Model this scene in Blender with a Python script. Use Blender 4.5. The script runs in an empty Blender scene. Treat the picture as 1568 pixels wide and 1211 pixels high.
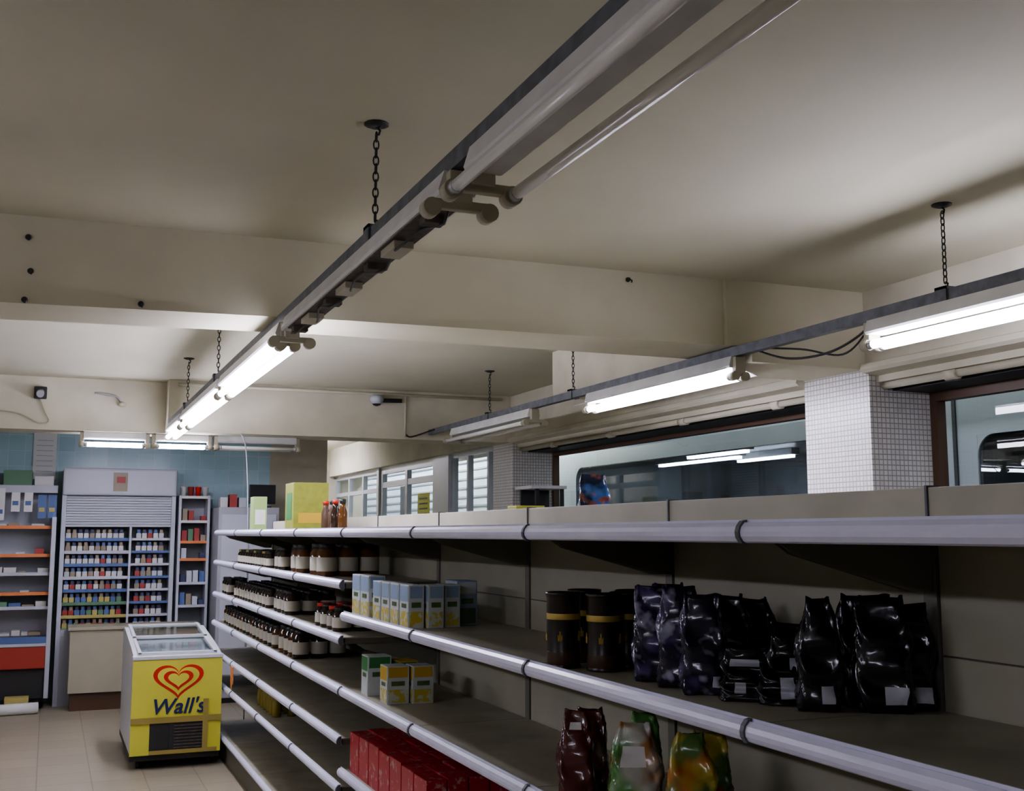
import bpy, bmesh, math, random
from mathutils import Matrix, Vector
random.seed(7)
scene = bpy.context.scene
H = 1.6
try:
    scene.view_settings.view_transform = 'AgX'
    scene.view_settings.look = 'AgX - Medium High Contrast'
    scene.view_settings.exposure = .92
except Exception as e: print(e)
# ---------------------------------------------------------------- materials
def nodes_of(name):
    m = bpy.data.materials.new(name); m.use_nodes = True
    nt = m.node_tree
    return m, nt, nt.nodes['Principled BSDF']
def mat(name, col, rough=.6, metal=0, var=.0, vscale=3., bump=0, bscale=60, spec=.5, col2=None, contrast=None):
    m, nt, p = nodes_of(name)
    p.inputs['Base Color'].default_value = (*col, 1)
    p.inputs['Roughness'].default_value = rough
    p.inputs['Metallic'].default_value = metal
    p.inputs['Specular IOR Level'].default_value = spec
    geo = nt.nodes.new('ShaderNodeNewGeometry')
    if var > 0 or col2:
        n = nt.nodes.new('ShaderNodeTexNoise'); n.inputs['Scale'].default_value = vscale
        n.inputs['Detail'].default_value = 5
        nt.links.new(geo.outputs['Position'], n.inputs['Vector'])
        r = nt.nodes.new('ShaderNodeValToRGB')
        lo, hi = contrast if contrast else (.3, .7)
        r.color_ramp.elements[0].position = lo; r.color_ramp.elements[1].position = hi
        c2 = col2 if col2 else tuple(c*(1-var) for c in col)
        r.color_ramp.elements[0].color = (*c2, 1); r.color_ramp.elements[1].color = (*col, 1)
        nt.links.new(n.outputs['Fac'], r.inputs['Fac'])
        nt.links.new(r.outputs['Color'], p.inputs['Base Color'])
    if bump > 0:
        n = nt.nodes.new('ShaderNodeTexNoise'); n.inputs['Scale'].default_value = bscale
        nt.links.new(geo.outputs['Position'], n.inputs['Vector'])
        b = nt.nodes.new('ShaderNodeBump'); b.inputs['Strength'].default_value = bump; b.inputs['Distance'].default_value = .01
        nt.links.new(n.outputs['Fac'], b.inputs['Height']); nt.links.new(b.outputs['Normal'], p.inputs['Normal'])
    return m
def tile_mat(name, c1, c2, mortar, size, msize=.04, rough=.3, mode='wall', bump=.3):
    m, nt, p = nodes_of(name)
    geo = nt.nodes.new('ShaderNodeNewGeometry'); sep = nt.nodes.new('ShaderNodeSeparateXYZ')
    nt.links.new(geo.outputs['Position'], sep.inputs[0])
    com = nt.nodes.new('ShaderNodeCombineXYZ')
    if mode == 'wall':
        a = nt.nodes.new('ShaderNodeMath'); a.operation = 'ADD'
        nt.links.new(sep.outputs['X'], a.inputs[0]); nt.links.new(sep.outputs['Y'], a.inputs[1])
        nt.links.new(a.outputs[0], com.inputs['X']); nt.links.new(sep.outputs['Z'], com.inputs['Y'])
    else:
        nt.links.new(sep.outputs['X'], com.inputs['X']); nt.links.new(sep.outputs['Y'], com.inputs['Y'])
    b = nt.nodes.new('ShaderNodeTexBrick'); b.offset = 0
    b.inputs['Scale'].default_value = 1; b.inputs['Brick Width'].default_value = size; b.inputs['Row Height'].default_value = size
    b.inputs['Mortar Size'].default_value = size*msize; b.inputs['Mortar Smooth'].default_value = .2
    b.inputs['Color1'].default_value = (*c1, 1); b.inputs['Color2'].default_value = (*c2, 1); b.inputs['Mortar'].default_value = (*mortar, 1)
    nt.links.new(com.outputs[0], b.inputs['Vector'])
    nt.links.new(b.outputs['Color'], p.inputs['Base Color'])
    bp = nt.nodes.new('ShaderNodeBump'); bp.invert = True; bp.inputs['Strength'].default_value = bump; bp.inputs['Distance'].default_value = .003
    nt.links.new(b.outputs['Fac'], bp.inputs['Height']); nt.links.new(bp.outputs['Normal'], p.inputs['Normal'])
    p.inputs['Roughness'].default_value = rough
    return m
def emis(name, col, s):
    m, nt, p = nodes_of(name)
    p.inputs['Base Color'].default_value = (*col, 1)
    p.inputs['Emission Color'].default_value = (*col, 1); p.inputs['Emission Strength'].default_value = s
    return m
def glass_mat(name, tint=(.9, .95, .95), base=.04, graz=.5, rough=0.0):
    m = bpy.data.materials.new(name); m.use_nodes = True; nt = m.node_tree
    for n in list(nt.nodes): nt.nodes.remove(n)
    o = nt.nodes.new('ShaderNodeOutputMaterial'); mx = nt.nodes.new('ShaderNodeMixShader')
    t = nt.nodes.new('ShaderNodeBsdfTransparent'); t.inputs[0].default_value = (*tint, 1)
    g = nt.nodes.new('ShaderNodeBsdfGlossy'); g.inputs['Roughness'].default_value = rough
    f = nt.nodes.new('ShaderNodeLayerWeight')
    p = nt.nodes.new('ShaderNodeMath'); p.operation = 'POWER'; p.inputs[1].default_value = 4
    q = nt.nodes.new('ShaderNodeMath'); q.operation = 'MULTIPLY_ADD'; q.inputs[1].default_value = graz; q.inputs[2].default_value = base
    nt.links.new(f.outputs['Facing'], p.inputs[0]); nt.links.new(p.outputs[0], q.inputs[0])
    nt.links.new(q.outputs[0], mx.inputs[0]); nt.links.new(t.outputs[0], mx.inputs[1]); nt.links.new(g.outputs[0], mx.inputs[2])
    nt.links.new(mx.outputs[0], o.inputs[0])
    return m
M_ceil = mat('ceiling_paint', (.60, .575, .44), .9, var=.18, vscale=.7, bump=.15, bscale=9)
M_beam = mat('beam_paint', (.66, .625, .475), .9, var=.16, vscale=1.5, bump=.1, bscale=12)
M_wallc = mat('cream_wall_paint', (.58, .545, .42), .85, var=.25, vscale=2)
M_bulk = mat('bulkhead_paint', (.66, .625, .49), .85, var=.22, vscale=2.5)
M_tileb = tile_mat('blue_wall_tile', (.36, .54, .60), (.42, .60, .65), (.55, .63, .65), .15, .02, .25)
M_mosaic = tile_mat('mosaic_tile', (.58, .56, .51), (.66, .64, .60), (.30, .29, .27), .028, .11, .3)
M_floor = tile_mat('floor_tile', (.31, .275, .20), (.35, .31, .225), (.22, .195, .145), .33, .012, .4, mode='floor', bump=.1)
M_rail = mat('galvanised_rail', (.18, .19, .21), .5, .3, var=.4, vscale=20)
M_white = mat('white_enamel', (.68, .68, .66), .4, var=.15, vscale=8)
M_holder = mat('lampholder_plastic', (.42, .39, .29), .5)
M_off = mat('unlit_tube', (.80, .80, .76), .2)
M_lit = emis('lit_tube', (.84, .82, 1.0), 28)
M_dark = mat('dark_metal', (.03, .03, .03), .5)
M_gear = mat('control_gear', (.12, .10, .08), .7, var=.5, vscale=30)
M_black = mat('black_plastic', (.012, .012, .014), .4)
M_brown = mat('brown_frame', (.10, .055, .03), .5)
M_frame = mat('aluminium_frame', (.50, .52, .53), .4, .4)
M_lip = mat('ticket_strip', (.68, .69, .84), .28, var=.08, vscale=12)
M_shelf = mat('shelf_enamel', (.40, .38, .28), .45, var=.28, vscale=6)
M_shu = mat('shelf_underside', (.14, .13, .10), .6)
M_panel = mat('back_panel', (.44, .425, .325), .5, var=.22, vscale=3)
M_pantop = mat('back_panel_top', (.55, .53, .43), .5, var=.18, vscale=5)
M_upr = mat('slotted_upright', (.22, .22, .18), .5, .2)
M_glass = glass_mat('window_glass')
M_yel = mat('freezer_yellow', (.66, .63, .10), .35, var=.08)
M_red = mat('logo_red', (.60, .04, .02), .4)
M_navy = mat('logo_navy', (.02, .03, .12), .4)
M_tape = mat('parcel_tape', (.34, .27, .08), .3)
M_grey = mat('grey_panel', (.38, .39, .42), .5, var=.12)
M_lgrey = mat('light_grey_panel', (.49, .51, .57), .45, var=.1)
M_org = mat('orange_strip', (.68, .23, .08), .5)
M_paper = mat('paper', (.70, .71, .69), .8)
M_train = mat('train_body', (.36, .385, .39), .35, .2, var=.1, vscale=1)
M_trainw = mat('train_window', (.012, .014, .016), .12)
M_conc = mat('platform_concrete', (.2, .2, .2), .9, var=.2)
# ---------------------------------------------------------------- mesh builder
class MB:
    def __init__(s): s.bm = bmesh.new(); s.mats = []
    def mi(s, m):
        if m not in s.mats: s.mats.append(m)
        return s.mats.index(m)
    def add(s, vs, fs, m, smooth=False, T=None):
        i = s.mi(m); bv = [s.bm.verts.new(T @ Vector(v) if T else v) for v in vs]; out = []
        for f in fs:
            try:
                nf = s.bm.faces.new([bv[k] for k in f]); nf.material_index = i; nf.smooth = smooth; out.append(nf)
            except ValueError: pass
        return bv, out
    def hexa(s, v, m):
        s.add(v, [(0,3,2,1),(4,5,6,7),(0,1,5,4),(1,2,6,5),(2,3,7,6),(3,0,4,7)], m); return s
    def box(s, x0, x1, y0, y1, z0, z1, m, bev=0, T=None):
        v = [(x0,y0,z0),(x1,y0,z0),(x1,y1,z0),(x0,y1,z0),(x0,y0,z1),(x1,y0,z1),(x1,y1,z1),(x0,y1,z1)]
        f = [(0,3,2,1),(4,5,6,7),(0,1,5,4),(1,2,6,5),(2,3,7,6),(3,0,4,7)]
        bv, fs = s.add(v, f, m, T=T)
        if bev > 0:
            es = list({e for q in fs for e in q.edges})
            r = bmesh.ops.bevel(s.bm, geom=es, offset=bev, segments=2, affect='EDGES', profile=.6)
            for q in r['faces']: q.material_index = s.mi(m)
        return s
    def cyl(s, p0, p1, r, m, seg=16, r1=None, T=None):
        p0, p1 = Vector(p0), Vector(p1); r1 = r if r1 is None else r1
        d = (p1-p0).normalized(); a = d.orthogonal().normalized(); b = d.cross(a)
        vs = []
        for p, q in ((p0, r), (p1, r1)):
            for k in range(seg):
                t = 2*math.pi*k/seg; vs.append(p + a*math.cos(t)*q + b*math.sin(t)*q)
        fs = [(k, (k+1) % seg, seg+(k+1) % seg, seg+k) for k in range(seg)]
        _, out = s.add(vs, fs+[tuple(range(seg))[::-1], tuple(range(seg, 2*seg))], m, True, T)
        for q in out[-2:]: q.smooth = False
        return s
    def lathe(s, cx, cy, z0, prof, m, seg=20, T=None):
        vs = []
        for r, z in prof:
            for k in range(seg):
                t = 2*math.pi*k/seg; vs.append((cx+r*math.cos(t), cy+r*math.sin(t), z0+z))
        n = len(prof); fs = []
        for i in range(n-1):
            for k in range(seg): fs.append((i*seg+k, i*seg+(k+1) % seg, (i+1)*seg+(k+1) % seg, (i+1)*seg+k))
        fs.append(tuple(range(seg))[::-1]); fs.append(tuple(range((n-1)*seg, n*seg)))
        _, out = s.add(vs, fs, m, True, T)
        for q in out[-2:]: q.smooth = False
        return s
    def prism(s, pts, axis, a0, a1, m, smooth=False, T=None):
        n = len(pts); vs = []
        for a in (a0, a1):
            for u, v in pts:
                vs.append({'Y': (u, a, v), 'X': (a, u, v), 'Z': (u, v, a)}[axis])
        fs = [(k, (k+1) % n, n+(k+1) % n, n+k) for k in range(n)] + [tuple(range(n))[::-1], tuple(range(n, 2*n))]
        _, out = s.add(vs, fs, m, smooth, T)
        return s
    def tube(s, pts, r, m, seg=8, closed=False, T=None):
        pts = [Vector(p) for p in pts]; n = len(pts); vs = []; prev = None
        for i, p in enumerate(pts):
            if closed: d = pts[(i+1) % n]-pts[i-1]
            else: d = pts[min(i+1, n-1)]-pts[max(i-1, 0)]
            d.normalize()
            a = d.orthogonal().normalized() if prev is None else (prev - d*prev.dot(d)).normalized()
            prev = a; b = d.cross(a)
            for k in range(seg):
                t = 2*math.pi*k/seg; vs.append(p + a*math.cos(t)*r + b*math.sin(t)*r)
        fs = []
        for i in range(n if closed else n-1):
            j = (i+1) % n
            for k in range(seg): fs.append((i*seg+k, i*seg+(k+1) % seg, j*seg+(k+1) % seg, j*seg+k))
        if not closed: fs += [tuple(range(seg))[::-1], tuple(range((n-1)*seg, n*seg))]
        s.add(vs, fs, m, True, T); return s
    def fin(s, name, parent=None):
        bmesh.ops.recalc_face_normals(s.bm, faces=s.bm.faces)
        cs = [v.co for v in s.bm.verts]
        lo = Vector([min(c[i] for c in cs) for i in range(3)]); hi = Vector([max(c[i] for c in cs) for i in range(3)])
        o = Vector(((lo.x+hi.x)/2, (lo.y+hi.y)/2, lo.z))
        for v in s.bm.verts: v.co -= o
        me = bpy.data.meshes.new(name); s.bm.to_mesh(me); s.bm.free()
        for m in s.mats: me.materials.append(m)
        ob = bpy.data.objects.new(name, me); scene.collection.objects.link(ob); ob.location = o
        return ob
def catmull(P, n=8):
    P = [Vector(p) for p in P]; out = []
    Q = [P[0]] + P + [P[-1]]
    for i in range(1, len(Q)-2):
        for k in range(n):
            t = k/n; a, b, c, d = Q[i-1], Q[i], Q[i+1], Q[i+2]
            out.append(.5*((2*b)+(-a+c)*t+(2*a-5*b+4*c-d)*t*t+(-a+3*b-3*c+d)*t**3))
    out.append(P[-1]); return out
# ---------------------------------------------------------------- room shell
CZ = 2.89
MB().box(-5, 4.6, -5, 17.2, -.1, 0, M_floor).fin('floor')
MB().box(-5, 4.6, -5, 17.2, CZ, CZ+.12, M_ceil).fin('ceiling')
MB().box(-5.1, -5, -5, 11.95, 0, CZ, M_wallc).fin('wall_left')
MB().box(-5, 4.6, -5.1, -5, 0, CZ, M_wallc).fin('wall_back')
b = MB(); b.box(-5, 2.12, 11.8, 11.95, 0, CZ, M_tileb); b.box(2.12, 2.73, 11.8, 11.95, 0, CZ, M_wallc)
b.box(2.63, 2.73, 11.95, 17.1, 0, CZ, M_wallc); b.box(2.63, 4.6, 17.1, 17.2, 0, CZ, M_wallc); b.fin('wall_far')
b = MB(); b.box(4.38, 4.52, -5, 9.65, 0, .9, M_wallc); b.box(4.05, 4.2, 10.15, 12.2, 0, .5, M_wallc); b.box(4.05, 4.2, 14.5, 17.1, 0, .5, M_wallc)
b.box(4.0, 4.6, -5, 17.1, 2.47, CZ, M_bulk)
b.fin('wall_right')
b = MB()
b.hexa([(-5, 4.98, 2.45), (1.2, 4.80, 2.545), (1.2, 5.2, 2.545), (-5, 5.35, 2.45), (-5, 4.98, CZ), (1.2, 4.80, CZ), (1.2, 5.2, CZ), (-5, 5.35, CZ)], M_beam)
b.hexa([(1.2, 4.80, 2.545), (3.13, 4.74, 2.55), (3.13, 5.2, 2.55), (1.2, 5.2, 2.545), (1.2, 4.80, CZ), (3.13, 4.74, CZ), (3.13, 5.2, CZ), (1.2, 5.2, CZ)], M_beam)
b.box(3.13, 3.28, 4.715, 5.2, 2.55, CZ, M_beam); b.box(3.28, 4.0, 4.715, 5.2, 2.47, CZ, M_beam); b.fin('ceiling_beam')
MB().box(3.28, 4.0, 5.2, 7.17, 2.56, CZ, M_bulk, .004).fin('ceiling_duct_casing')
b = MB(); b.box(.88, 4.0, 9.7, 10.1, 2.45, CZ, M_bulk); b.box(-5, .88, 9.92, 10.3, 2.45, CZ, M_bulk); b.fin('ceiling_beam')
MB().box(4.0, 4.47, 4.69, 5.24, 0, 2.47, M_mosaic).fin('tiled_column')
MB().box(4.0, 4.47, 9.65, 10.15, 0, 2.47, M_mosaic).fin('tiled_column')
for n, (y0, y1) in enumerate(((-5, 4.69), (5.24, 9.65))):
    b = MB()
    b.prism([(3.985, 2.50), (3.95, 2.49), (3.94, 2.46), (3.96, 2.445), (4.05, 2.435), (4.05, 2.47), (4.0, 2.47), (4.0, 2.5)], 'Y', y0, y1, M_bulk)
    b.box(4.05, 4.14, y0, y1, 2.40, 2.47, M_wallc)
    b.cyl((4.10, y0, 2.385), (4.10, y1, 2.385), .022, M_wallc, 10)
    b.box(4.16, 4.46, y0, y1, 2.36, 2.47, M_dark)
    y = y0+.4
    while y < y1-.2:
        b.cyl((4.10, y-.04, 2.385), (4.10, y+.04, 2.385), .032, M_wallc, 10); y += 1.1
    b.fin('trim_%d' % (n+1))
def window(name, y0, y1, z0, z1, x, mfr, muls=(), fw=.05, tr=None):
    b = MB()
    b.box(x-.03, x+.03, y0, y1, z0, z0+fw, mfr); b.box(x-.03, x+.03, y0, y1, z1-fw, z1, mfr)
    for y in (y0, y1-fw)+tuple(muls): b.box(x-.03, x+.03, y, y+fw, z0+fw, z1-fw, mfr)
    if tr: b.box(x-.025, x+.025, y0+fw, y1-fw, tr, tr+fw*.8, mfr)
    b.add([(x, y0+fw, z0+fw), (x, y1-fw, z0+fw), (x, y1-fw, z1-fw), (x, y0+fw, z1-fw)], [(0, 1, 2, 3)], M_glass)
    b.fin(name)
window('window_1', -5, 4.69, .9, 2.36, 4.44, M_brown, (-2., 1.2))
window('window_2', 5.24, 9.65, .9, 2.36, 4.44, M_brown, fw=.03)
window('window_3', 10.15, 11.66, .5, 2.47, 4.12, M_frame, (10.5, 11.1))
window('door_1', 12.2, 14.5, .0, 2.47, 4.12, M_frame, (13.3,), .09, 2.2)
window('window_4', 14.6, 17.1, .5, 2.47, 4.12, M_frame, (15.4, 16.2), .07, 2.15)
b = MB(); b.box(4.06, 4.18, 11.66, 12.2, .5, 2.47, M_frame); b.box(4.06, 4.18, 14.5, 14.6, .5, 2.47, M_frame); b.fin('trim_3')
b = MB(); b.box(4.07, 4.075, 12.35, 12.8, 1.76, 2.07, mat('yellow_notice', (.70, .70, .10), .6))
for k in range(4): b.box(4.066, 4.07, 12.42, 12.73, 1.82+k*.06, 1.835+k*.06, M_dark)
b.fin('notice_poster')
# ---------------------------------------------------------------- outside: platform + train
MB().box(4.6, 9, -8, 34, -.3, -.1, M_conc).fin('station_platform_ground')
M_trainl = mat('train_livery_light', (.62, .67, .74), .4, .0, var=.1)
M_tglass = glass_mat('train_glass', (.50, .53, .55), .06, .5)
M_tstrip = emis('train_ceiling_light', (.85, .85, 1.0), 22)
M_tin = mat('train_interior', (.20, .21, .21), .6, var=.3, vscale=3)
M_seat = mat('train_seat', (.04, .06, .14), .8)
b = MB(); TY0, TY1 = -8, 12.4
b.box(5.6, 8.2, TY0, TY1, .1, .6, M_tin)
b.prism([(5.6, 2.5), (5.75, 2.9), (6.2, 3.2), (7.6, 3.2), (8.1, 2.9), (8.2, 2.5)], 'Y', TY0, TY1, M_train)
b.box(8.1, 8.2, TY0, TY1, .6, 2.5, M_tin)
for y in (TY0, TY1-.1): b.box(5.64, 8.1, y, y+.1, .6, 2.5, M_tin)
wins = [(-6, -2, 2.24), (-1.2, 2.4, 2.24), (2.8, 5.55, 2.24), (6.45, 11.6, 2.345)]; wz0 = 1.3
b.box(5.6, 5.64, TY0, TY1, .6, wz0, M_train); b.box(5.6, 5.64, TY0, TY1, 2.345, 2.5, M_train)
edges = [TY0]+[v for w_ in wins for v in w_[:2]]+[TY1]
for k in range(0, len(edges), 2): b.box(5.6, 5.64, edges[k], edges[k+1], wz0, 2.345, M_train)
for y0, y1, wz1 in wins:
    if wz1 < 2.3: b.box(5.6, 5.64, y0, y1, wz1, 2.345, M_train)
    r = .14
    for cy, cz, sy, sz in ((y0, wz0, 1, 1), (y1, wz0, -1, 1), (y1, wz1, -1, -1), (y0, wz1, 1, -1)):
        arc = [(cy+sy*(r-r*math.cos(t)), cz+sz*(r-r*math.sin(t))) for t in [math.pi/2*k/6 for k in range(7)]]
        for k in range(6):
            b.prism([(cy, cz), arc[k], arc[k+1]], 'X', 5.602, 5.638, M_train)
    b.box(5.612, 5.618, y0, y1, wz0, wz1, M_tglass)
for y in (5.72, 6.2): b.box(5.588, 5.602, y, y+.03, .3, 2.6, M_dark)
b.box(5.588, 5.6, TY0, TY1, .9, 1.1, M_trainl)
y = TY0+.5
while y < TY1-1:
    for xx in (5.8, 7.1):
        b.box(xx, xx+.9, y, y+.45, .95, 1.08, M_seat, .03); b.box(xx, xx+.9, y+.38, y+.5, 1.08, 1.75, M_seat, .04)
    y += .95
for xs, ya, yb in ((6.9, 10.2, 11.9), (6.45, 9.4, 10.5), (7.3, 9.8, 10.8), (6.9, 4.0, 5.4), (6.9, 0, 1.5)):
    b.box(xs-.03, xs+.03, ya, yb, 2.405, 2.435, M_tstrip); b.box(xs-.05, xs+.05, ya-.05, yb+.05, 2.435, 2.50, M_white)
for k in range(3): b.box(8.08, 8.1, TY0, TY1, 1.5+k*.22, 1.56+k*.22, M_trainl)
b.fin('train_carriage')
b = MB()
b.prism([(5.6, .1), (5.6, 2.5), (5.75, 2.9), (6.2, 3.2), (7.6, 3.2), (8.1, 2.9), (8.2, 2.5), (8.2, .1)], 'Y', 12.7, 33, M_trainl)
for k in range(12): b.box(5.58, 5.6, 12.8, 33, 1.2+k*.13, 1.225+k*.13, M_train)
b.box(5.57, 5.6, 18, 18.5, .4, 2.4, M_trainw); b.box(5.57, 5.6, 21, 22.5, 1.5, 2.4, M_trainw)
b.fin('train_carriage')
# ---------------------------------------------------------------- light fittings
def fixture(x, y0, y1, z, state, cross=False, name='fluorescent_light_fixture', wing=False):
    T = None
    if cross: T = Matrix(((0, 1, 0, 0), (1, 0, 0, 0), (0, 0, 1, 0), (0, 0, 0, 1)))
    b = MB(); L = y1-y0
    b.prism([(x-.035, z), (x-.05, z-.05), (x-.045, z-.06), (x+.045, z-.06), (x+.05, z-.05), (x+.035, z)], 'Y', y0+.03, y1-.03, M_white, T=T)
    if wing:
        for q in (-1, 1): b.prism([(x+q*.045, z-.061), (x+q*.045, z-.058), (x+q*.14, z-.085), (x+q*.14, z-.089)], 'Y', y0+.06, y1-.06, M_white)
    if state == 'empty':
        b.box(x-.038, x+.038, y0+.12, y1-.12, z-.0645, z-.058, M_gear, T=T)
        for k in range(7):
            yy = y0+.2+k*(L-.4)/6
            b.box(x-.03, x+.03, yy, yy+.14 if k % 2 else yy+.05, z-.085, z-.06, M_holder if k % 2 else M_gear, .003, T=T)
        b.tube([Vector((x+.02*math.sin(k), y0+.1+k*(L-.2)/24, z-.08-.012*math.sin(k*1.7))) for k in range(25)], .004, M_black, 6, T=T)
    sp, tr = (.030, .0185) if state == 'lit' else (.075, .0155)
    for ye, d in ((y0, 1), (y1, -1)):
        b.box(x-.03, x+.03, ye, ye+d*.035, z-.09, z-.005, M_holder, .004, T=T)
        b.box(x-sp-.01, x+sp+.01, ye+d*.002, ye+d*.03, z-.105, z-.08, M_holder, .006, T=T)
        for q in (-1, 1):
            b.cyl((x+q*sp, ye-d*.004, z-.105), (x+q*sp, ye+d*.036, z-.105), .023, M_holder, 16, T=T)
    if state != 'empty':
        m = M_lit if state == 'lit' else M_off
        for q in (-1, 1):
            for e in (y0+.036, y1-.06): b.cyl((x+q*sp, e, z-.105), (x+q*sp, e+.024, z-.105), tr+.001, M_frame, 12, T=T)
            b.cyl((x+q*sp, y0+.06, z-.105), (x+q*sp, y1-.06, z-.105), tr, m, 10, T=T)
    b.fin(name)
RZ = 2.495; RH = .048
def chain(x, y, z0, z1):
    b = MB()
    n = int((z1-.03-z0-.03)/.026); st = (z1-.03-z0-.03)/n
    for i in range(n):
        c = Vector((x, y, z0+.03+st*(i+.5))); pts = []
        for k in range(10):
            t = 2*math.pi*k/10; u = .0085*math.cos(t); w = (st*.5+.004)*math.sin(t)
            pts.append(c+(Vector((u, 0, w)) if i % 2 else Vector((0, u, w))))
        b.tube(pts, .0026, M_dark, 5, True)
    b.lathe(x, y, z1-.012, [(.02, 0), (.04, .008), (.04, .012)], M_dark, 12)
    b.tube([(x, y, z1-.01), (x+.012, y, z1-.02), (x+.008, y, z1-.034), (x, y, z1-.036)], .004, M_dark, 6)
    b.tube([(x, y, z0+.034), (x+.012, y, z0+.03), (x+.008, y, z0+.014), (x, y, z0+.008)], .004, M_dark, 6)
    for q in (-1, 1): b.box(x+q*.0265-.003, x+q*.0265+.003, y-.03, y+.03, z0-RH-.004, z0+.012, M_rail)
    b.box(x-.0295, x+.0295, y-.03, y+.03, z0+.001, z0+.012, M_rail)
    b.fin('hanging_chain')
def rail(x, y0, y1):
    b = MB(); w = .022
    b.box(x-w, x-w+.004, y0, y1, RZ, RZ+RH, M_rail); b.box(x+w-.004, x+w, y0, y1, RZ, RZ+RH, M_rail)
    b.box(x-w+.004, x+w-.004, y0, y1, RZ+RH-.004, RZ+RH, M_rail); b.box(x-w+.004, x+w-.004, y0, y1, RZ, RZ+.004, M_rail)
    b.fin('lighting_rail')
rail(.9, -4.5, 9.69); rail(3.2, -4.5, 9.69); rail(-2.2, -4.5, 9.9)
fixture(.9, .50, 2.38, RZ, 'off'); fixture(.9, 2.50, 4.6, RZ, 'empty')
fixture(.9, 4.66, 6.5, RZ, 'lit'); fixture(.9, 6.56, 8.5, RZ, 'lit'); fixture(.9, 8.6, 9.6, RZ, 'lit')
fixture(.9, -3.4, -1.5, RZ, 'off')
fixture(3.2, 2.0, 3.74, RZ, 'lit'); fixture(3.2, 4.7, 6.42, RZ, 'lit', wing=True); fixture(3.2, 7.29, 9.05, RZ, 'off')
fixture(3.2, -2.6, -.8, RZ, 'off')
for y0 in (-2.2, 1.8, 6.): fixture(-2.2, y0, y0+1.8, RZ, 'lit')
fixture(3.3, 15.0, 16.8, CZ, 'lit')  # added lamp, hidden behind the bulkhead, to brighten the dark rear extension
for x0, x1, s in ((.2, .76, 'lit'), (.78, 1.28, 'lit'), (1.30, 2.05, 'off')):
    fixture(10.0, x0, x1, 2.45, s, cross=True)
for y in (3.30, 6.83, 8.45, .3): chain(.9, y, RZ+RH, CZ)
for y in (3.29, 6.66, 8.2, .3): chain(3.2, y, RZ+RH, CZ)
for y in (-1, 3.5, 7.): chain(-2.2, y, RZ+RH, CZ)
b = MB(); b.box(4.85, 5.01, 11.5, 21.5, 2.95, 3.0, M_white); b.cyl((4.93, 11.6, 2.92), (4.93, 21.4, 2.92), .035, emis('added_fill_light', (.85, .92, 1), 30), 10); b.fin('added_fill_light')  # added fill light outside, brightens the pale far carriage behind the storefront
b = MB(); b.box(4.85, 5.01, 2.5, 9.5, 3.0, 3.05, M_white); b.cyl((4.93, 2.6, 2.97), (4.93, 9.4, 2.97), .02, emis('added_fill_light_dim', (.85, .92, 1), 8), 10); b.fin('added_fill_light')  # added dimmer fill, unseen above the window header, lights the near train side
# cables
b = MB(); b.tube(catmull([(3.23, 4.66, 2.53), (3.26, 4.4, 2.44), (3.26, 4.1, 2.42), (3.24, 3.85, 2.46), (3.23, 3.72, 2.53)]), .006, M_black, 6)
b.tube(catmull([(3.23, 4.66, 2.53), (3.27, 4.3, 2.47), (3.27, 4.0, 2.40), (3.25, 3.8, 2.48), (3.23, 3.72, 2.53)]), .005, M_black, 6); b.fin('lamp_cable')
b = MB(); b.tube(catmull([(1.48, 9.66, 2.45), (1.485, 9.4, 2.3), (1.48, 9.2, 1.9), (1.48, 9.1, 1.2), (1.48, 9.08, .0)]), .005, M_grey, 6); b.fin('power_cable')
b = MB()
b.cyl((.95, 9.67, 2.85), (3.9, 9.67, 2.85), .013, M_bulk, 8); b.cyl((2.95, 9.67, 2.85), (2.95, 9.67, 2.47), .01, M_bulk, 8)
b.tube(catmull([(2.95, 9.67, 2.5), (3.0, 9.66, 2.47), (3.15, 9.6, 2.52), (3.17, 9.5, 2.53)]), .007, M_black, 6)
b.fin('wall_conduit')
b = MB(); b.cyl((2.65, 9.7, 2.8), (2.65, 9.6, 2.8), .025, M_lgrey, 12); b.lathe(2.65, 9.56, 2.74, [(.01, 0), (.045, .01), (.06, .04), (.06, .06), (.04, .085)], M_lgrey, 20)
b.lathe(2.65, 9.56, 2.725, [(.005, 0), (.03, .008), (.04, .02)], M_black, 16); b.cyl((2.7, 9.66, 2.79), (2.9, 9.62, 2.79), .02, M_dark, 10); b.fin('security_camera')
b = MB(); b.box(-.17, -.07, 9.86, 9.919, 2.70, 2.80, M_dark, .01); b.cyl((-.12, 9.86, 2.75), (-.12, 9.80, 2.73), .03, M_grey, 14)
b.tube(catmull([(-.12, 9.9, 2.7), (-.08, 9.9, 2.6), (-.05, 9.9, 2.52), (-.12, 9.9, 2.5), (-.3, 9.9, 2.58), (-.6, 9.9, 2.6)]), .006, M_wallc, 6)
b.fin('alarm_sensor')
b = MB(); b.lathe(.52, 9.885, 2.66, [(.01, 0), (.03, .01), (.03, .03), (.01, .04)], M_wallc, 12)
b.tube(catmull([(.52, 9.9, 2.68), (.48, 9.88, 2.74), (.4, 9.9, 2.76), (.3, 9.91, 2.77)]), .008, M_grey, 6); b.fin('cable_stub')
b = MB()
for x, z in ((-.135, 2.80), (-.137, 2.54), (.311, 2.555), (2.59, 2.846), (-.12, 2.66)):
    yw = 4.80-(x-1.2)*(.029 if x < 1.2 else .031)
    b.cyl((x, yw, z), (x, yw-.015, z), .013, M_dark, 10, r1=.008); b.tube([(x, yw-.01, z), (x+.006, yw-.03, z-.01), (x+.002, yw-.035, z-.02)], .004, M_dark, 6)
b.fin('wall_plugs')
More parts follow.
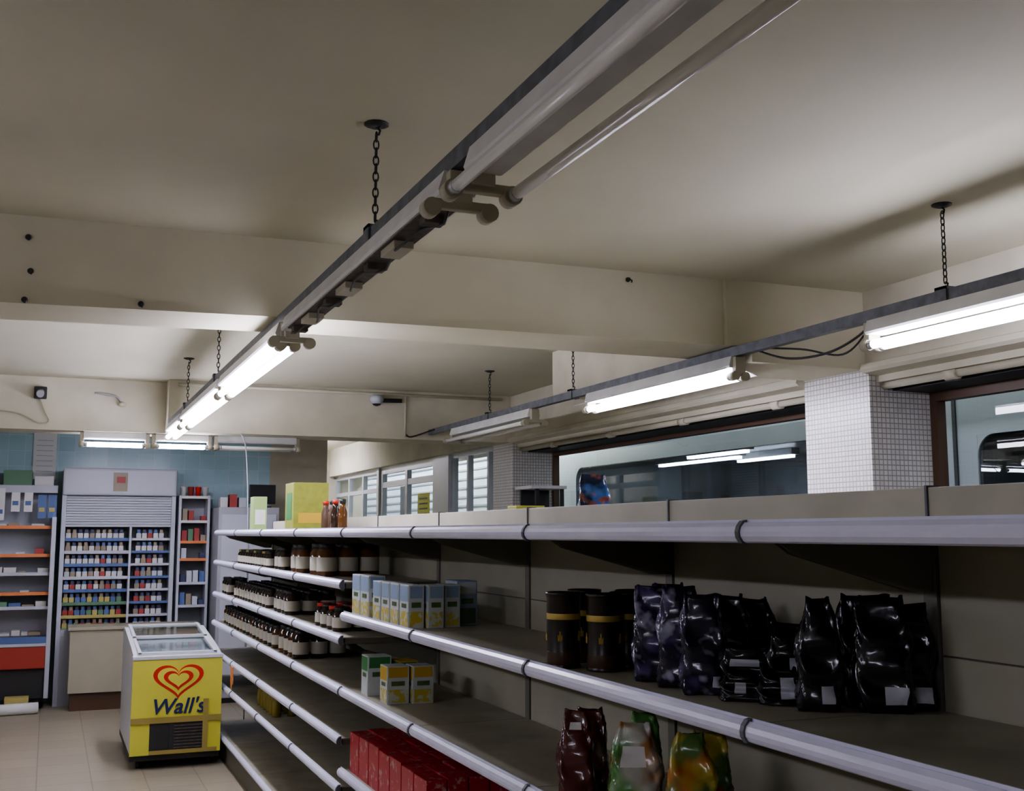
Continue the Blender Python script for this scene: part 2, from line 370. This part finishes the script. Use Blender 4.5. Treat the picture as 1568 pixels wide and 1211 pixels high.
# ---------------------------------------------------------------- gondola shelving
XF, XB = 1.2, 1.65
JY = [1.76+1.02*k for k in range(-3, 8)]
b = MB()
def lip(b, y0, y1, z, x=XF, s=1):
    prof = [(x, z+.004), (x-s*.006, z+.005), (x-s*.014, z-.003), (x-s*.017, z-.012), (x-s*.016, z-.021), (x-s*.010, z-.030), (x-s*.004, z-.033), (x, z-.032)]
    b.prism(prof, 'Y', y0+.003, y1-.003, M_lip)
    b.box(min(x, x+s*.003), max(x, x+s*.003), y0+.003, y1-.003, z-.03, z+.010, M_lip)
def shelf(b, y0, y1, z, x=XF, xb=XB-.02, s=1):
    a, c = min(x, xb), max(x, xb)
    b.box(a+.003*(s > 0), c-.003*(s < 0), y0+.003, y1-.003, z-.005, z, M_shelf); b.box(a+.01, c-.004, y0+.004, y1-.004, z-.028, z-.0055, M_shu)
    lip(b, y0, y1, z, x, s)
    for y in (y0+.008, y1-.011):
        b.prism([(xb, z-.03), (xb, z-.13), (xb-s*.05, z-.13), (x+s*.10, z-.055), (x+s*.06, z-.03)], 'Y', y, y+.003, M_upr)
NEAR = (1.615, 1.255, .935, .60); FAR = (1.615, 1.388, 1.15, .935, .725, .525)
for i in range(len(JY)-1):
    y0, y1 = JY[i], JY[i+1]
    for z in (FAR if y0 > 4.7 else NEAR):
        shelf(b, y0, y1, z)
        b.prism([(XF-.001, z+.010), (XF-.010, z+.008), (XF-.018, z-.002), (XF-.021, z-.012), (XF-.020, z-.022), (XF-.012, z-.034), (XF-.001, z-.037)], 'Y', y0-.006, y0+.006, M_rail)
    for z in (1.615, 1.2, .8): shelf(b, y0, y1, z, XB+.45, XB+.02, -1)
    shelf(b, y0, y1, .18, XF); shelf(b, y0, y1, .18, XB+.45, XB+.02, -1)
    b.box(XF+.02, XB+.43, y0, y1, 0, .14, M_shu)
    zz = [.2, .5, .8, 1.1, 1.36, 1.6]
    for k in range(len(zz)-1):
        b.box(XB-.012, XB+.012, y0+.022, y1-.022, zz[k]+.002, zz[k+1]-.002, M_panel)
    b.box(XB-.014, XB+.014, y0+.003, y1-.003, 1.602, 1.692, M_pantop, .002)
for y in JY:
    b.box(XB-.018, XB+.018, y-.018, y+.018, 0, 1.60, M_upr)
    b.box(XB-.018, XB+.018, y-.003, y+.003, 1.60, 1.696, M_rail)
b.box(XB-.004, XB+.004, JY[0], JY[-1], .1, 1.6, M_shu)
b.box(XF-.026, XF-.0185, 7.72, 7.80, .60, .71, M_org); b.prism([(7.72, .6), (7.80, .6), (7.76, .55)], 'X', XF-.026, XF-.0235, M_org)
b.fin('gondola_shelving')
# ---------------------------------------------------------------- products
M_jar = mat('jar_contents', (.035, .02, .012), .12)
M_jar2 = mat('jar_contents_amber', (.12, .05, .015), .12)
M_lab = mat('jar_label', (.56, .54, .46), .6)
M_gold = mat('gold_print', (.50, .37, .10), .4, .2)
M_cap = mat('jar_cap', (.02, .02, .02), .35)
M_capg = mat('jar_cap_gold', (.5, .38, .1), .35, .5)
def jar(b, x, y, z, r, h, cap, body, lab=True):
    b.lathe(x, y, z, [(r*.9, 0), (r, .006), (r, h*.72), (r*.72, h*.84), (r*.72, h*.86)], body, 14)
    if lab: b.lathe(x, y, z+h*.16, [(r*1.015, 0), (r*1.02, .001), (r*1.02, h*.42), (r*1.015, h*.42+.001)], M_lab, 14)
    b.lathe(x, y, z+h*.85, [(r*.8, 0), (r*.82, .002), (r*.82, h*.14), (r*.76, h*.15)], cap, 14)
def jar_row(z, specs):
    b = MB()
    for y, cols, r, h, cap, body in specs:
        for c in range(cols):
            jar(b, XF+.05+r*.5+c*(2*r+.01)+random.uniform(-.004, .004), y, z, r, h, cap, body)
    b.fin('glass_jars')
sp = [(8.0-.1*k, 3, .034, .10, M_cap if k % 3 else M_capg, M_jar) for k in range(12)]
sp += [(6.62, 2, .042, .13, M_cap, M_jar), (6.5, 2, .042, .13, M_cap, M_jar), (6.12, 2, .045, .15, M_cap, M_jar2), (6.0, 2, .045, .15, M_cap, M_jar2), (5.62, 3, .05, .16, M_cap, M_jar2), (5.49, 3, .05, .16, M_cap, M_jar2)]
jar_row(1.388, sp)
sp = [(8.75-.13*k, 2, .036, .12, M_cap, M_jar) for k in range(3)] + [(8.1-.11*k, 3, .038, .115, M_cap, M_jar) for k in range(12)] + [(6.6-.11*k, 3, .045, .13, M_cap, M_jar) for k in range(4)] + [(5.5-.12*k, 3, .045, .11, M_cap if k % 2 else M_red, M_jar) for k in range(4)]
jar_row(1.15, sp)
sp = [(8.6-.13*k, 3, .04, .13, M_cap, M_jar if k % 3 else M_jar2) for k in range(16)] + [(6.4-.12*k, 3, .045, .15, M_cap, M_jar if k % 2 else M_jar2) for k in range(4)]
jar_row(.935, sp)
M_oil = mat('oil_bottle', (.24, .19, .03), .2); M_grn = mat('green_cap', (.05, .3, .05), .4)
b = MB()
for k in range(6):
    for c in range(3): b.lathe(1.29+c*.09, 6.75+k*.1, .525, [(.024, 0), (.027, .01), (.027, .09), (.011, .125), (.011, .14)], M_oil, 12); b.lathe(1.29+c*.09, 6.75+k*.1, .665, [(.013, 0), (.013, .018)], M_grn, 10)
b.fin('oil_bottles')
M_cart = mat('carton_white', (.58, .62, .62), .5)
M_sky = mat('carton_blue', (.30, .40, .55), .5)
M_flow = mat('carton_flowers', (.60, .50, .08), .5, col2=(.58, .62, .54), vscale=45, contrast=(.45, .52))
M_meadow = mat('carton_meadow', (.12, .20, .07), .5, var=.4, vscale=40)
def carton(b, x, y, z, dx, dy, h, body, low, up):
    b.box(x, x+dx, y, y+dy, z, z+h, body, .001)
    e = .0012
    b.box(x-e, x, y+.006, y+dy-.006, z+.006, z+h*.38, low); b.box(x+.006, x+dx-.006, y-e, y, z+.006, z+h*.38, low)
    b.box(x-e, x, y+.006, y+dy-.006, z+h*.62, z+h*.97, up); b.box(x+.006, x+dx-.006, y-e, y, z+h*.70, z+h*.97, up)
    b.box(x-e*1.1, x, y+dy*.25, y+dy*.75, z+h*.46, z+h*.56, M_meadow); b.box(x+dx*.2, x+dx*.8, y-e*1.1, y, z+h*.48, z+h*.6, M_meadow)
b = MB()
for k in range(4): carton(b, 1.225, 3.95+k*.125, 1.255, .06, .11, .155, M_cart, M_flow, M_sky)
for k in range(2): carton(b, 1.225, 4.50+k*.14, 1.255, .07, .13, .17, M_cart, M_flow, M_sky)
carton(b, 1.295, 3.93, 1.255, .06, .11, .155, M_cart, M_flow, M_sky); carton(b, 1.365, 3.95, 1.255, .06, .11, .155, M_cart, M_flow, M_sky)
carton(b, 1.44, 4.02, 1.255, .08, .14, .165, M_sky, M_meadow, M_cart)
b.fin('tea_cartons')
M_yc = mat('carton_yellow', (.60, .40, .05), .5); M_gc = mat('carton_green', (.06, .25, .08), .5)
b = MB()
carton(b, 1.25, 4.30, .935, .09, .10, .145, M_cart, M_flow, M_yc); carton(b, 1.35, 4.28, .935, .085, .10, .145, M_cart, M_flow, M_yc)
carton(b, 1.24, 4.55, .935, .10, .10, .16, M_cart, M_cart, M_gc); carton(b, 1.36, 4.5, .935, .08, .12, .14, M_yc, M_cart, M_gc); b.fin('tea_cartons')
M_rb = mat('red_carton', (.42, .02, .035), .35, col2=(.50, .28, .26), vscale=30, contrast=(.36, .43))
b = MB()
for i in range(7):
    for j in range(5): b.box(1.225+j*.078, 1.298+j*.078, 3.72+i*.15, 3.862+i*.15, .60, .765+random.uniform(-.004, .004), M_rb, .002)
b.fin('red_cartons')
M_can = mat('can_black', (.022, .016, .012), .3); M_can2 = mat('can_brown', (.06, .03, .015), .3)
def can(x, y, z, r=.044, h=.193):
    b = MB()
    b.lathe(x, y, z, [(r*.97, 0), (r*1.03, .002), (r*1.03, .006), (r, .009), (r, h*.55), (r, h*.93), (r*1.03, h*.94), (r*1.03, h*.955), (r*1.06, h*.957), (r*1.06, h*.995), (r*.98, h), (r*.95, h*.985)], M_can, 28)
    b.lathe(x, y, z+h*.64, [(r*1.005, 0), (r*1.01, .001), (r*1.01, h*.075), (r*1.005, h*.08)], M_gold, 28)
    b.lathe(x, y, z+h*.05, [(r*1.004, 0), (r*1.008, .001), (r*1.008, h*.16), (r*1.004, h*.165)], M_can2, 28)
    for a in (-2.2, 2.9, -.9):
        for k in range(3):
            aa = a+.09*(k-1); b.box(x+math.cos(aa)*r-.0016, x+math.cos(aa)*r+.0016, y+math.sin(aa)*r-.0016, y+math.sin(aa)*r+.0016, z+h*.36, z+h*(.44+.05*(k == 1)), M_gold)
    b.fin('coffee_can')
for x, y in ((1.25, 2.67), (1.36, 2.77), (1.314, 2.565), (1.405, 2.61), (1.47, 2.70), (1.46, 2.50)): can(x, y, 1.255)
# pouches
def pouch_mat(name, base, a_col, b_col, sc=16, th=.56, bump=.22, soft=.06):
    m, nt, p = nodes_of(name); geo = nt.nodes.new('ShaderNodeNewGeometry')
    p.inputs['Roughness'].default_value = .2; p.inputs['Coat Weight'].default_value = .4; p.inputs['Coat Roughness'].default_value = .08
    cur = None
    for k, (col, t_, s_) in enumerate(((a_col, th, sc), (b_col, th+.07, sc*1.5))):
        n = nt.nodes.new('ShaderNodeTexNoise'); n.inputs['Scale'].default_value = s_; n.inputs['Detail'].default_value = 2
        mp = nt.nodes.new('ShaderNodeMapping'); mp.inputs['Location'].default_value = (k*3.3, k*1.7, 0)
        nt.links.new(geo.outputs['Position'], mp.inputs[0]); nt.links.new(mp.outputs[0], n.inputs['Vector'])
        r = nt.nodes.new('ShaderNodeValToRGB'); r.color_ramp.elements[0].position = t_-soft; r.color_ramp.elements[1].position = t_+soft
        nt.links.new(n.outputs['Fac'], r.inputs[0])
        mx = nt.nodes.new('ShaderNodeMixRGB'); mx.inputs['Color1'].default_value = (*base, 1); mx.inputs['Color2'].default_value = (*col, 1)
        if cur: nt.links.new(cur, mx.inputs['Color1'])
        nt.links.new(r.outputs[0], mx.inputs['Fac']); cur = mx.outputs[0]
    nt.links.new(cur, p.inputs['Base Color'])
    n = nt.nodes.new('ShaderNodeTexNoise'); n.inputs['Scale'].default_value = 24; nt.links.new(geo.outputs['Position'], n.inputs['Vector'])
    b = nt.nodes.new('ShaderNodeBump'); b.inputs['Strength'].default_value = bump; b.inputs['Distance'].default_value = .01
    nt.links.new(n.outputs['Fac'], b.inputs['Height']); nt.links.new(b.outputs['Normal'], p.inputs['Normal'])
    return m
M_bagb = pouch_mat('foil_black', (.010, .010, .014), (.014, .013, .022), (.02, .02, .032), 9, .6)
M_bagp = pouch_mat('foil_purple', (.016, .013, .035), (.085, .065, .19), (.34, .34, .46), 15, .56)
M_bagg = pouch_mat('foil_green', (.10, .28, .07), (.50, .52, .45), (.42, .22, .08), 8, .5)
M_bagr = pouch_mat('foil_maroon', (.10, .02, .018), (.14, .05, .035), (.30, .26, .22), 9, .6)
M_bago = pouch_mat('foil_orange', (.46, .07, .02), (.46, .38, .06), (.10, .20, .05), 8, .5)
M_bagd = pouch_mat('foil_blue', (.02, .03, .07), (.06, .16, .40), (.3, .08, .05), 14, .55)
M_wl = mat('barcode_label', (.52, .54, .60), .4)
def bag(x, y, z, w, d, h, rot, m, label=None, top=None, name='coffee_bag', lean=0, tw=.82):
    b = MB(); N, S = 26, 44; ph = random.uniform(0, 6); vs = []
    for i in range(N+1):
        t = i/N
        dep = d*(1-t**2.2)+.007; wid = w*(1+.04*math.sin(math.pi*t)) * (1-(1-tw)*max(0, (t-.60)/.40)**1.1)
        if t < .08: wid *= .94+.06*t/.08; dep *= .92+.08*t/.08
        for k in range(S):
            a = 2*math.pi*k/S; c, s_ = math.cos(a), math.sin(a); e = .42
            px = math.copysign(abs(c)**e, c)*wid/2; py = math.copysign(abs(s_)**e, s_)*dep/2
            wr = .003*math.sin(11*t+5*c+ph)+.002*math.sin(23*t-7*s_+ph*2)+.001*math.sin(41*t+13*a)
            px += wr*c*1.2 + lean*t*t; py += wr*s_*1.6*(1-t*.4)+ .010*math.sin(ph)*t*t
            vs.append((px, py, h*t + (.006*abs(c)+.003*math.sin(3*a+ph) if i == N else 0)))
    fs = [(i*S+k, i*S+(k+1) % S, (i+1)*S+(k+1) % S, (i+1)*S+k) for i in range(N) for k in range(S)]
    fs += [tuple(range(S))[::-1], tuple(range(N*S, N*S+S))]
    T = Matrix.Translation((x, y, z)) @ Matrix.Rotation(rot, 4, 'Z')
    _, out = b.add(vs, fs, m, True, T)
    def zone(mm, u0, u1, z0, z1):
        idx = b.mi(mm)
        for i in range(N):
            if not z0 <= (i+.5)/N <= z1: continue
            for k in range(S):
                a = 2*math.pi*(k+.5)/S
                px = math.copysign(abs(math.cos(a))**.42, math.cos(a))
                if math.sin(a) < 0 and u0 <= px <= u1: out[i*S+k].material_index = idx
    if label: zone(label[0], *label[1:])
    if top: zone(top[0], *top[1:])
    b.fin(name)
R = math.radians
ZB = 1.256
bag(1.333, 2.35, ZB, .088, .06, .215, R(-32), M_bagp); bag(1.42, 2.42, ZB, .088, .06, .215, R(-28), M_bagp)
bag(1.335, 2.235, ZB, .088, .06, .218, R(-34), M_bagp); bag(1.325, 2.12, ZB, .09, .055, .208, R(-30), M_bagp, (M_wl, .35, .9, .06, .2))
bag(1.43, 2.17, ZB, .09, .06, .20, R(-28), M_bagb, tw=.7)
bag(1.56, 2.26, ZB, .10, .06, .185, R(-28), M_bagb, tw=.6)
bag(1.545, 2.10, ZB, .09, .06, .14, R(-28), M_bagb)
bag(1.354, 2.0, ZB, .10, .05, .055, R(-34), M_bagb, (M_wl, -.5, .3, .3, .7))
bag(1.40, 2.06, ZB, .11, .05, .10, R(-34), M_bagb, (M_wl, -.7, .4, .62, .75))
bag(1.392, 1.935, ZB, .085, .055, .065, R(-32), M_bagb, (M_wl, -.1, .7, .2, .8))
bag(1.455, 1.99, ZB, .085, .055, .13, R(-30), M_bagb, (M_wl, -.2, .5, .35, .65))
bag(1.415, 1.838, ZB, .082, .058, .212, R(-30), M_bagb, (M_wl, -.3, .55, .07, .24), tw=.5)
bag(1.54, 1.85, ZB, .115, .065, .215, R(-24), M_bagb)
bag(1.52, 1.775, ZB, .105, .06, .215, R(-36), M_bagb, (M_wl, .1, .75, .08, .24))
bag(1.585, 1.77, ZB, .08, .05, .20, R(-28), M_bagb, (M_wl, .2, .75, .08, .22))
ZC = .936
bag(1.25, 2.60, ZC, .085, .065, .216, R(-30), M_bagr, (M_paper, -.5, .5, .80, .9), tw=.6); bag(1.33, 2.68, ZC, .085, .06, .205, R(-30), M_bagr, tw=.7)
bag(1.42, 2.56, ZC, .09, .06, .208, R(-25), M_bagg, tw=.6); bag(1.33, 2.44, ZC, .115, .07, .205, R(-27), M_bagg, (M_paper, -.6, .5, .55, .75), tw=.6)
bag(1.37, 2.25, ZC, .105, .07, .208, R(-28), M_bago, tw=.55); bag(1.46, 2.32, ZC, .10, .06, .195, R(-28), M_bago, tw=.7)
bag(1.90, 3.78, 1.616, .11, .06, .20, R(-20), M_bagd, name='snack_bag')
b = MB(); b.box(1.80, 1.93, 4.3, 4.4, 1.615, 1.715, mat('carton_lime', (.40, .40, .05), .5), .003); b.box(1.81, 1.92, 4.298, 4.3, 1.63, 1.69, M_dark); b.fin('snack_carton')
M_lime = mat('box_lime', (.34, .36, .06), .5, var=.25, vscale=20)
b = MB(); b.box(1.33, 1.54, 6.6, 6.85, 1.615, 1.90, M_lime, .003); b.box(1.328, 1.33, 6.65, 6.8, 1.68, 1.84, M_gc); b.box(1.36, 1.51, 6.598, 6.6, 1.66, 1.72, M_yc); b.fin('display_box')
b = MB(); b.box(1.29, 1.38, 7.75, 7.9, 1.615, 1.85, mat('box_pale_green', (.34, .48, .18), .45), .003); b.box(1.30, 1.37, 7.748, 7.75, 1.66, 1.76, M_paper); b.fin('display_box')
b = MB()
for k in range(4):
    x, y = 1.49+.012*(k % 2), 6.45-.12*k
    b.lathe(x, y, 1.615, [(.022, 0), (.026, .008), (.026, .10), (.016, .13), (.016, .15)], [M_brown, M_brown, M_jar, M_jar2][k], 14); b.lathe(x, y, 1.765, [(.018, 0), (.018, .022)], M_cap if k % 2 else M_red, 12)
b.fin('sauce_bottles')
# ---------------------------------------------------------------- ice-cream freezer
b = MB(); fx0, fx1, fy0, fy1 = .575, 1.165, 8.15, 9.35
side = [(fy0+.02, .10), (fy0, .74), (fy0+.05, .765), (fy0+.3, .80), (fy1-.15, .875), (fy1-.03, .87), (fy1, .82), (fy1-.02, .10)]
body = [(fy0+.025, .105), (fy0+.006, .72), (fy1-.006, .80), (fy1-.025, .105)]
M_fw = mat('freezer_white', (.58, .60, .62), .35)
b.prism(body, 'X', fx0+.01, fx1-.01, M_fw)
b.box(fx0-.004, fx1+.004, fy0-.006, fy0+.015, .10, .733, M_yel)
for x in (fx0, fx1-.03): b.prism(side, 'X', x, x+.03, M_fw)
M_lid = glass_mat('freezer_lid_glass', (.75, .8, .8), .12, .5, .05)
z = lambda y: .755+(y-fy0)*.085
for y0, y1, dz in ((fy0+.03, fy0+.66, .014), (fy0+.60, fy1-.05, .03)):
    b.add([(fx0+.03, y0, z(y0)+dz), (fx1-.03, y0, z(y0)+dz), (fx1-.03, y1, z(y1)+dz), (fx0+.03, y1, z(y1)+dz)], [(0, 1, 2, 3)], M_lid)
    for ya in (y0, y1-.03): b.box(fx0+.03, fx1-.03, ya, ya+.03, z(ya)+dz-.01, z(ya)+dz+.012, M_fw, .003)
    for xa in (fx0+.031, fx1-.053):
        b.hexa([(xa, y0, z(y0)+dz+.001), (xa+.022, y0, z(y0)+dz+.001), (xa+.022, y1, z(y1)+dz+.001), (xa, y1, z(y1)+dz+.001), (xa, y0, z(y0)+dz+.012), (xa+.022, y0, z(y0)+dz+.012), (xa+.022, y1, z(y1)+dz+.012), (xa, y1, z(y1)+dz+.012)], M_fw)
b.box(fx0-.008, fx1+.008, fy0-.012, fy0+.05, .735, .762, M_fw, .006)
gx0, gx1, gz0, gz1 = fx0+.12, fx1-.10, .125, .31
b.box(gx0, gx1, fy0-.009, fy0-.004, gz0, gz1, M_dark)
for k in range(8): b.box(gx0+.16, gx1-.005, fy0-.014, fy0-.0085, gz0+.012+k*.021, gz0+.020+k*.021, M_gear)
b.box(gx0+.13, gx0+.16, fy0-.0155, fy0-.0085, gz0, gz1, M_dark)
b.box(fx0-.006, fx1+.006, fy0-.0185, fy0-.0165, .31, .35, M_tape); b.box(fx1-.12, fx1-.085, fy0-.0205, fy0-.0186, .12, .46, M_tape)
b.box(fx0+.12, fx1-.02, fy0-.0185, fy0-.0165, .105, .13, M_tape)
b.box(fx0, fx1, fy0+.02, fy1-.02, .06, .10, M_dark)
for x in (fx0+.06, fx1-.06):
    for y in (fy0+.1, fy1-.1): b.cyl((x-.015, y, .03), (x+.015, y, .03), .03, M_black, 14)
def heart(s, cx, cz, n=48):
    return [(cx+s*16*math.sin(2*math.pi*k/n)**3*1.32, cz+s*(13*math.cos(2*math.pi*k/n)-5*math.cos(4*math.pi*k/n)-2*math.cos(6*math.pi*k/n)-math.cos(8*math.pi*k/n))) for k in range(n)]
hx, hz = (fx0+fx1)/2+.005, .60
for i, (sc, m) in enumerate(((.0080, M_red), (.0066, M_yel), (.0047, M_red), (.0033, M_yel))):
    b.prism(heart(sc, hx, hz), 'Y', fy0-.0075-.002*i, fy0-.004, m)
fz = b.fin('ice_cream_freezer')
cu = bpy.data.curves.new('lettering', 'FONT'); cu.body = "Wall's"; cu.size = .145; cu.extrude = .002; cu.offset = .002; cu.shear = .25; cu.align_x = 'CENTER'
cu.materials.append(M_navy)
to = bpy.data.objects.new('lettering', cu); scene.collection.objects.link(to)
to.parent = fz; to.location = Vector((hx, fy0-.010, .37)) - fz.location; to.rotation_euler = (math.pi/2, 0, 0)
# ---------------------------------------------------------------- far wall fittings
cols = [mat('packet_%d' % i, c, .5) for i, c in enumerate([(.58, .58, .56), (.05, .06, .12), (.36, .06, .05), (.10, .16, .33), (.46, .40, .14), (.12, .24, .14), (.50, .52, .56), (.30, .25, .18)])]
b = MB(); x0, x1, yF = -1.35, .06, 11.25
b.box(x0, x1, 11.7, 11.79, .37, 2.05, M_lgrey); b.box(x1-.04, x1, yF, 11.7, .1, 1.75, M_lgrey, .004); b.box(x0, x0+.04, yF, 11.7, .1, 1.75, M_lgrey, .004)
b.box(x0+.04, x1-.04, yF, 11.7, .37, .57, mat('plinth_red', (.36, .05, .03), .5), .01); b.box(x0+.04, x1-.04, yF+.05, 11.7, .1, .37, M_dark); b.box(x0+.04, x1-.04, yF-.01, yF+.02, .57, .60, M_lgrey, .005)
b.box(x0+.04, x1-.04, yF-.012, yF-.008, .60, .66, cols[3])
for i, zz in enumerate((1.66, 1.40, 1.23, 1.05, .92)):
    b.box(x0+.04, x1-.04, yF+.08, 11.7, zz-.015, zz, M_white); b.box(x0+.04, x1-.04, yF+.07, yF+.08, zz-.02, zz+.010, M_org if i in (0, 1, 3) else M_lgrey)
b.box(x0, x1, yF+.2, 11.7, 1.98, 2.05, M_lgrey)
for x in (x0+.1, x1-.1): b.box(x-.03, x+.03, yF+.1, yF+.2, 0, .1, M_dark)
b.fin('chilled_display_cabinet')
b = MB()
for zz in (1.66, 1.40, 1.23, 1.05, .92, .66):
    x = x0+.07
    while x < x1-.14:
        w = random.uniform(.05, .12)
        if random.random() < .6 or zz < 1: b.box(x, x+w, yF+.12, yF+.3, zz+.001, zz+random.uniform(.02, .06), random.choice(cols[:1]*3+cols[2:]), .003)
        x += w+.012
b.fin('grocery_packets')
b = MB()
for x, w, h, m in ((-.62, .16, .1, cols[5]), (-.42, .25, .14, cols[5]), (-.15, .17, .09, cols[0])): b.box(x, x+w, 11.48, 11.66, 2.05, 2.05+h, m, .004)
b.fin('grocery_packets')
b = MB()
for x, z0_, z1_, m in ((-.43, 1.72, 2.02, M_paper), (-.30, 1.80, 1.98, M_paper), (-.19, 1.80, 1.98, M_paper), (-.07, 1.74, 1.96, cols[3]), (.02, 1.74, 1.96, cols[3])):
    b.box(x-.04, x+.035, 11.44, 11.445, z0_, z1_, m); b.box(x-.03, x+.02, 11.437, 11.44, z0_+.06, z0_+.10, cols[4] if m != M_paper else cols[3])
b.fin('hanging_posters')
b = MB(); b.box(-.18, .03, 11.785, 11.79, 2.12, 2.58, M_paper)
for k in range(7): b.box(-.15, 0, 11.783, 11.785, 2.2+k*.05, 2.205+k*.05, M_grey)
b.fin('wall_notice')
b = MB(); x0, x1, yF = .10, 1.14, 11.4
b.box(x0, x1, 11.7, 11.79, .7, 2.2, M_grey); b.box(x0, x0+.04, yF, 11.7, 0, 2.0, M_lgrey, .003); b.box(x1-.04, x1, yF, 11.7, 0, 2.0, M_lgrey, .003); b.box(.72, .74, yF+.02, 11.7, .7, 1.66, M_lgrey)
b.box(x0, x1, yF-.04, 11.7, 1.96, 2.22, M_lgrey, .02); b.box(.55, .68, yF-.046, yF-.04, 2.0, 2.18, cols[7]); b.box(.58, .66, yF-.05, yF-.046, 2.08, 2.14, cols[2])
for k in range(12): b.box(x0+.04, x1-.04, yF+.03, yF+.045, 1.66+k*.025, 1.682+k*.025, M_lgrey, .003)
b.box(x0+.04, x1-.04, yF, 11.7, .0, .70, M_grey)
rows = [1.55-.121*k for k in range(8)]
for i, zz in enumerate(rows):
    b.box(x0+.04, x1-.04, yF+.06, 11.7, zz-.012, zz, M_grey)
    b.box(x0+.04, .72, yF+.05, yF+.062, zz-.025, zz+.005, [cols[3], M_lgrey, cols[3], cols[6], cols[3], cols[5], cols[4], cols[5]][i]); b.box(.74, x1-.04, yF+.05, yF+.062, zz-.02, zz+.003, [M_lgrey, cols[3]][i % 2])
b.fin('tobacco_gantry')
b = MB()
for i, zz in enumerate(rows):
    x = x0+.05
    while x < x1-.1:
        if not (.66 < x < .745):
            pool = [cols[0], cols[6], cols[0], cols[7], cols[2]] if (i < 5 or x > .7) else [cols[3], cols[5], cols[2], cols[4], cols[5]]
            m = random.choice(pool)
            b.box(x, x+.045, yF+.08, yF+.11, zz, zz+.05, m); b.box(x+.008, x+.037, yF+.08, yF+.11, zz+.05, zz+.085, random.choice([cols[1], cols[1], cols[3], cols[7]]))
        x += .053
b.fin('cigarette_packets')
M_ctr = mat('counter_laminate', (.40, .37, .28), .5, var=.1)
b = MB(); b.box(.22, 1.35, 11.02, 11.38, .16, .72, M_ctr, .004); b.box(.2, 1.37, 11.0, 11.39, .72, .75, M_ctr, .006); b.box(.24, 1.33, 11.06, 11.36, 0, .16, M_brown); b.fin('shop_counter')
b = MB(); x0, x1 = 1.17, 1.47
b.box(x0, x1, 11.7, 11.79, 0, 2.0, M_grey)
for x in (x0, x1-.025): b.box(x, x+.025, 11.4, 11.7, 0, 1.97, M_lgrey)
for i, zz in enumerate((1.96, 1.72, 1.52, 1.35, 1.12, .9, .6)): b.box(x0+.025, x1-.025, 11.41, 11.7, zz-.015, zz, M_white); b.box(x0+.025, x1-.025, 11.395, 11.41, zz-.02, zz+.006, [M_white, M_white, M_org, M_org, M_lgrey, M_lgrey, M_lgrey][i])
b.fin('shelf_rack')
b = MB()
for zz in (1.72, 1.52, 1.35, 1.12, .9, .6):
    for k in range(4):
        if random.random() < .75: b.box(1.21+k*.06, 1.26+k*.06, 11.45, 11.55, zz, zz+random.uniform(.05, .13), random.choice(cols), .003)
b.fin('grocery_packets')
b = MB()
for k, m in enumerate((cols[0], cols[2], M_red, cols[0])):
    b.lathe(1.22+k*.07, 11.5, 1.96, [(.022, 0), (.032, .09), (.034, .092), (.03, .1)], m, 14)
b.fin('paper_cups')
b = MB(); b.box(1.50, 2.08, 11.0, 11.6, .05, 1.85, M_grey, .008); b.box(1.53, 1.78, 10.988, 11.0, .12, 1.78, M_lgrey, .004); b.box(1.80, 2.05, 10.988, 11.0, .12, 1.78, M_lgrey, .004)
for x in (1.765, 1.805): b.box(x, x+.012, 10.965, 10.988, .9, 1.1, M_dark, .003)
b.box(1.52, 2.06, 11.03, 11.57, 0, .05, M_dark); b.fin('metal_cabinet')
b = MB(); b.box(1.86, 2.04, 11.2, 11.32, 1.85, 1.865, M_black, .003); b.box(1.93, 1.97, 11.25, 11.28, 1.865, 1.9, M_black); b.box(1.82, 2.08, 11.22, 11.25, 1.89, 2.08, M_black, .006); b.fin('computer_monitor')
b = MB()
for k in range(3): b.box(1.54+k*.09, 1.61+k*.09, 11.2, 11.35, 1.85, 1.95+.03*(k % 2), cols[(0, 2, 6)[k]], .003)
b.fin('grocery_packets')
b = MB(); b.cyl((-.45, 11.0, .05), (-.02, 11.05, .05), .05, M_paper, 14); b.box(-.3, -.1, 11.1, 11.22, .0, .14, cols[4], .004); b.fin('paper_rolls')
b = MB(); b.box(4.0, 4.35, 9.2, 9.6, 2.0, 2.03, M_white, .004); b.box(4.3, 4.33, 9.22, 9.25, .0, 2.0, M_dark); b.box(4.05, 4.08, 9.22, 9.25, 0, 2.0, M_dark); b.box(4.05, 4.33, 9.55, 9.58, 0, 2.0, M_dark); b.fin('metal_stand')
# ---------------------------------------------------------------- world, camera
w = bpy.data.worlds.new('world'); scene.world = w; w.use_nodes = True
w.node_tree.nodes['Background'].inputs[0].default_value = (.55, .65, .8, 1); w.node_tree.nodes['Background'].inputs[1].default_value = .35
cam = bpy.data.cameras.new('camera'); co = bpy.data.objects.new('camera', cam); scene.collection.objects.link(co)
co.location = (0, 0, H); co.rotation_euler = (math.radians(90+7.07), 0, math.radians(-22.48))
cam.sensor_width = 36; cam.lens = 36*1700/1568; cam.clip_start = .05; cam.clip_end = 200
scene.camera = co
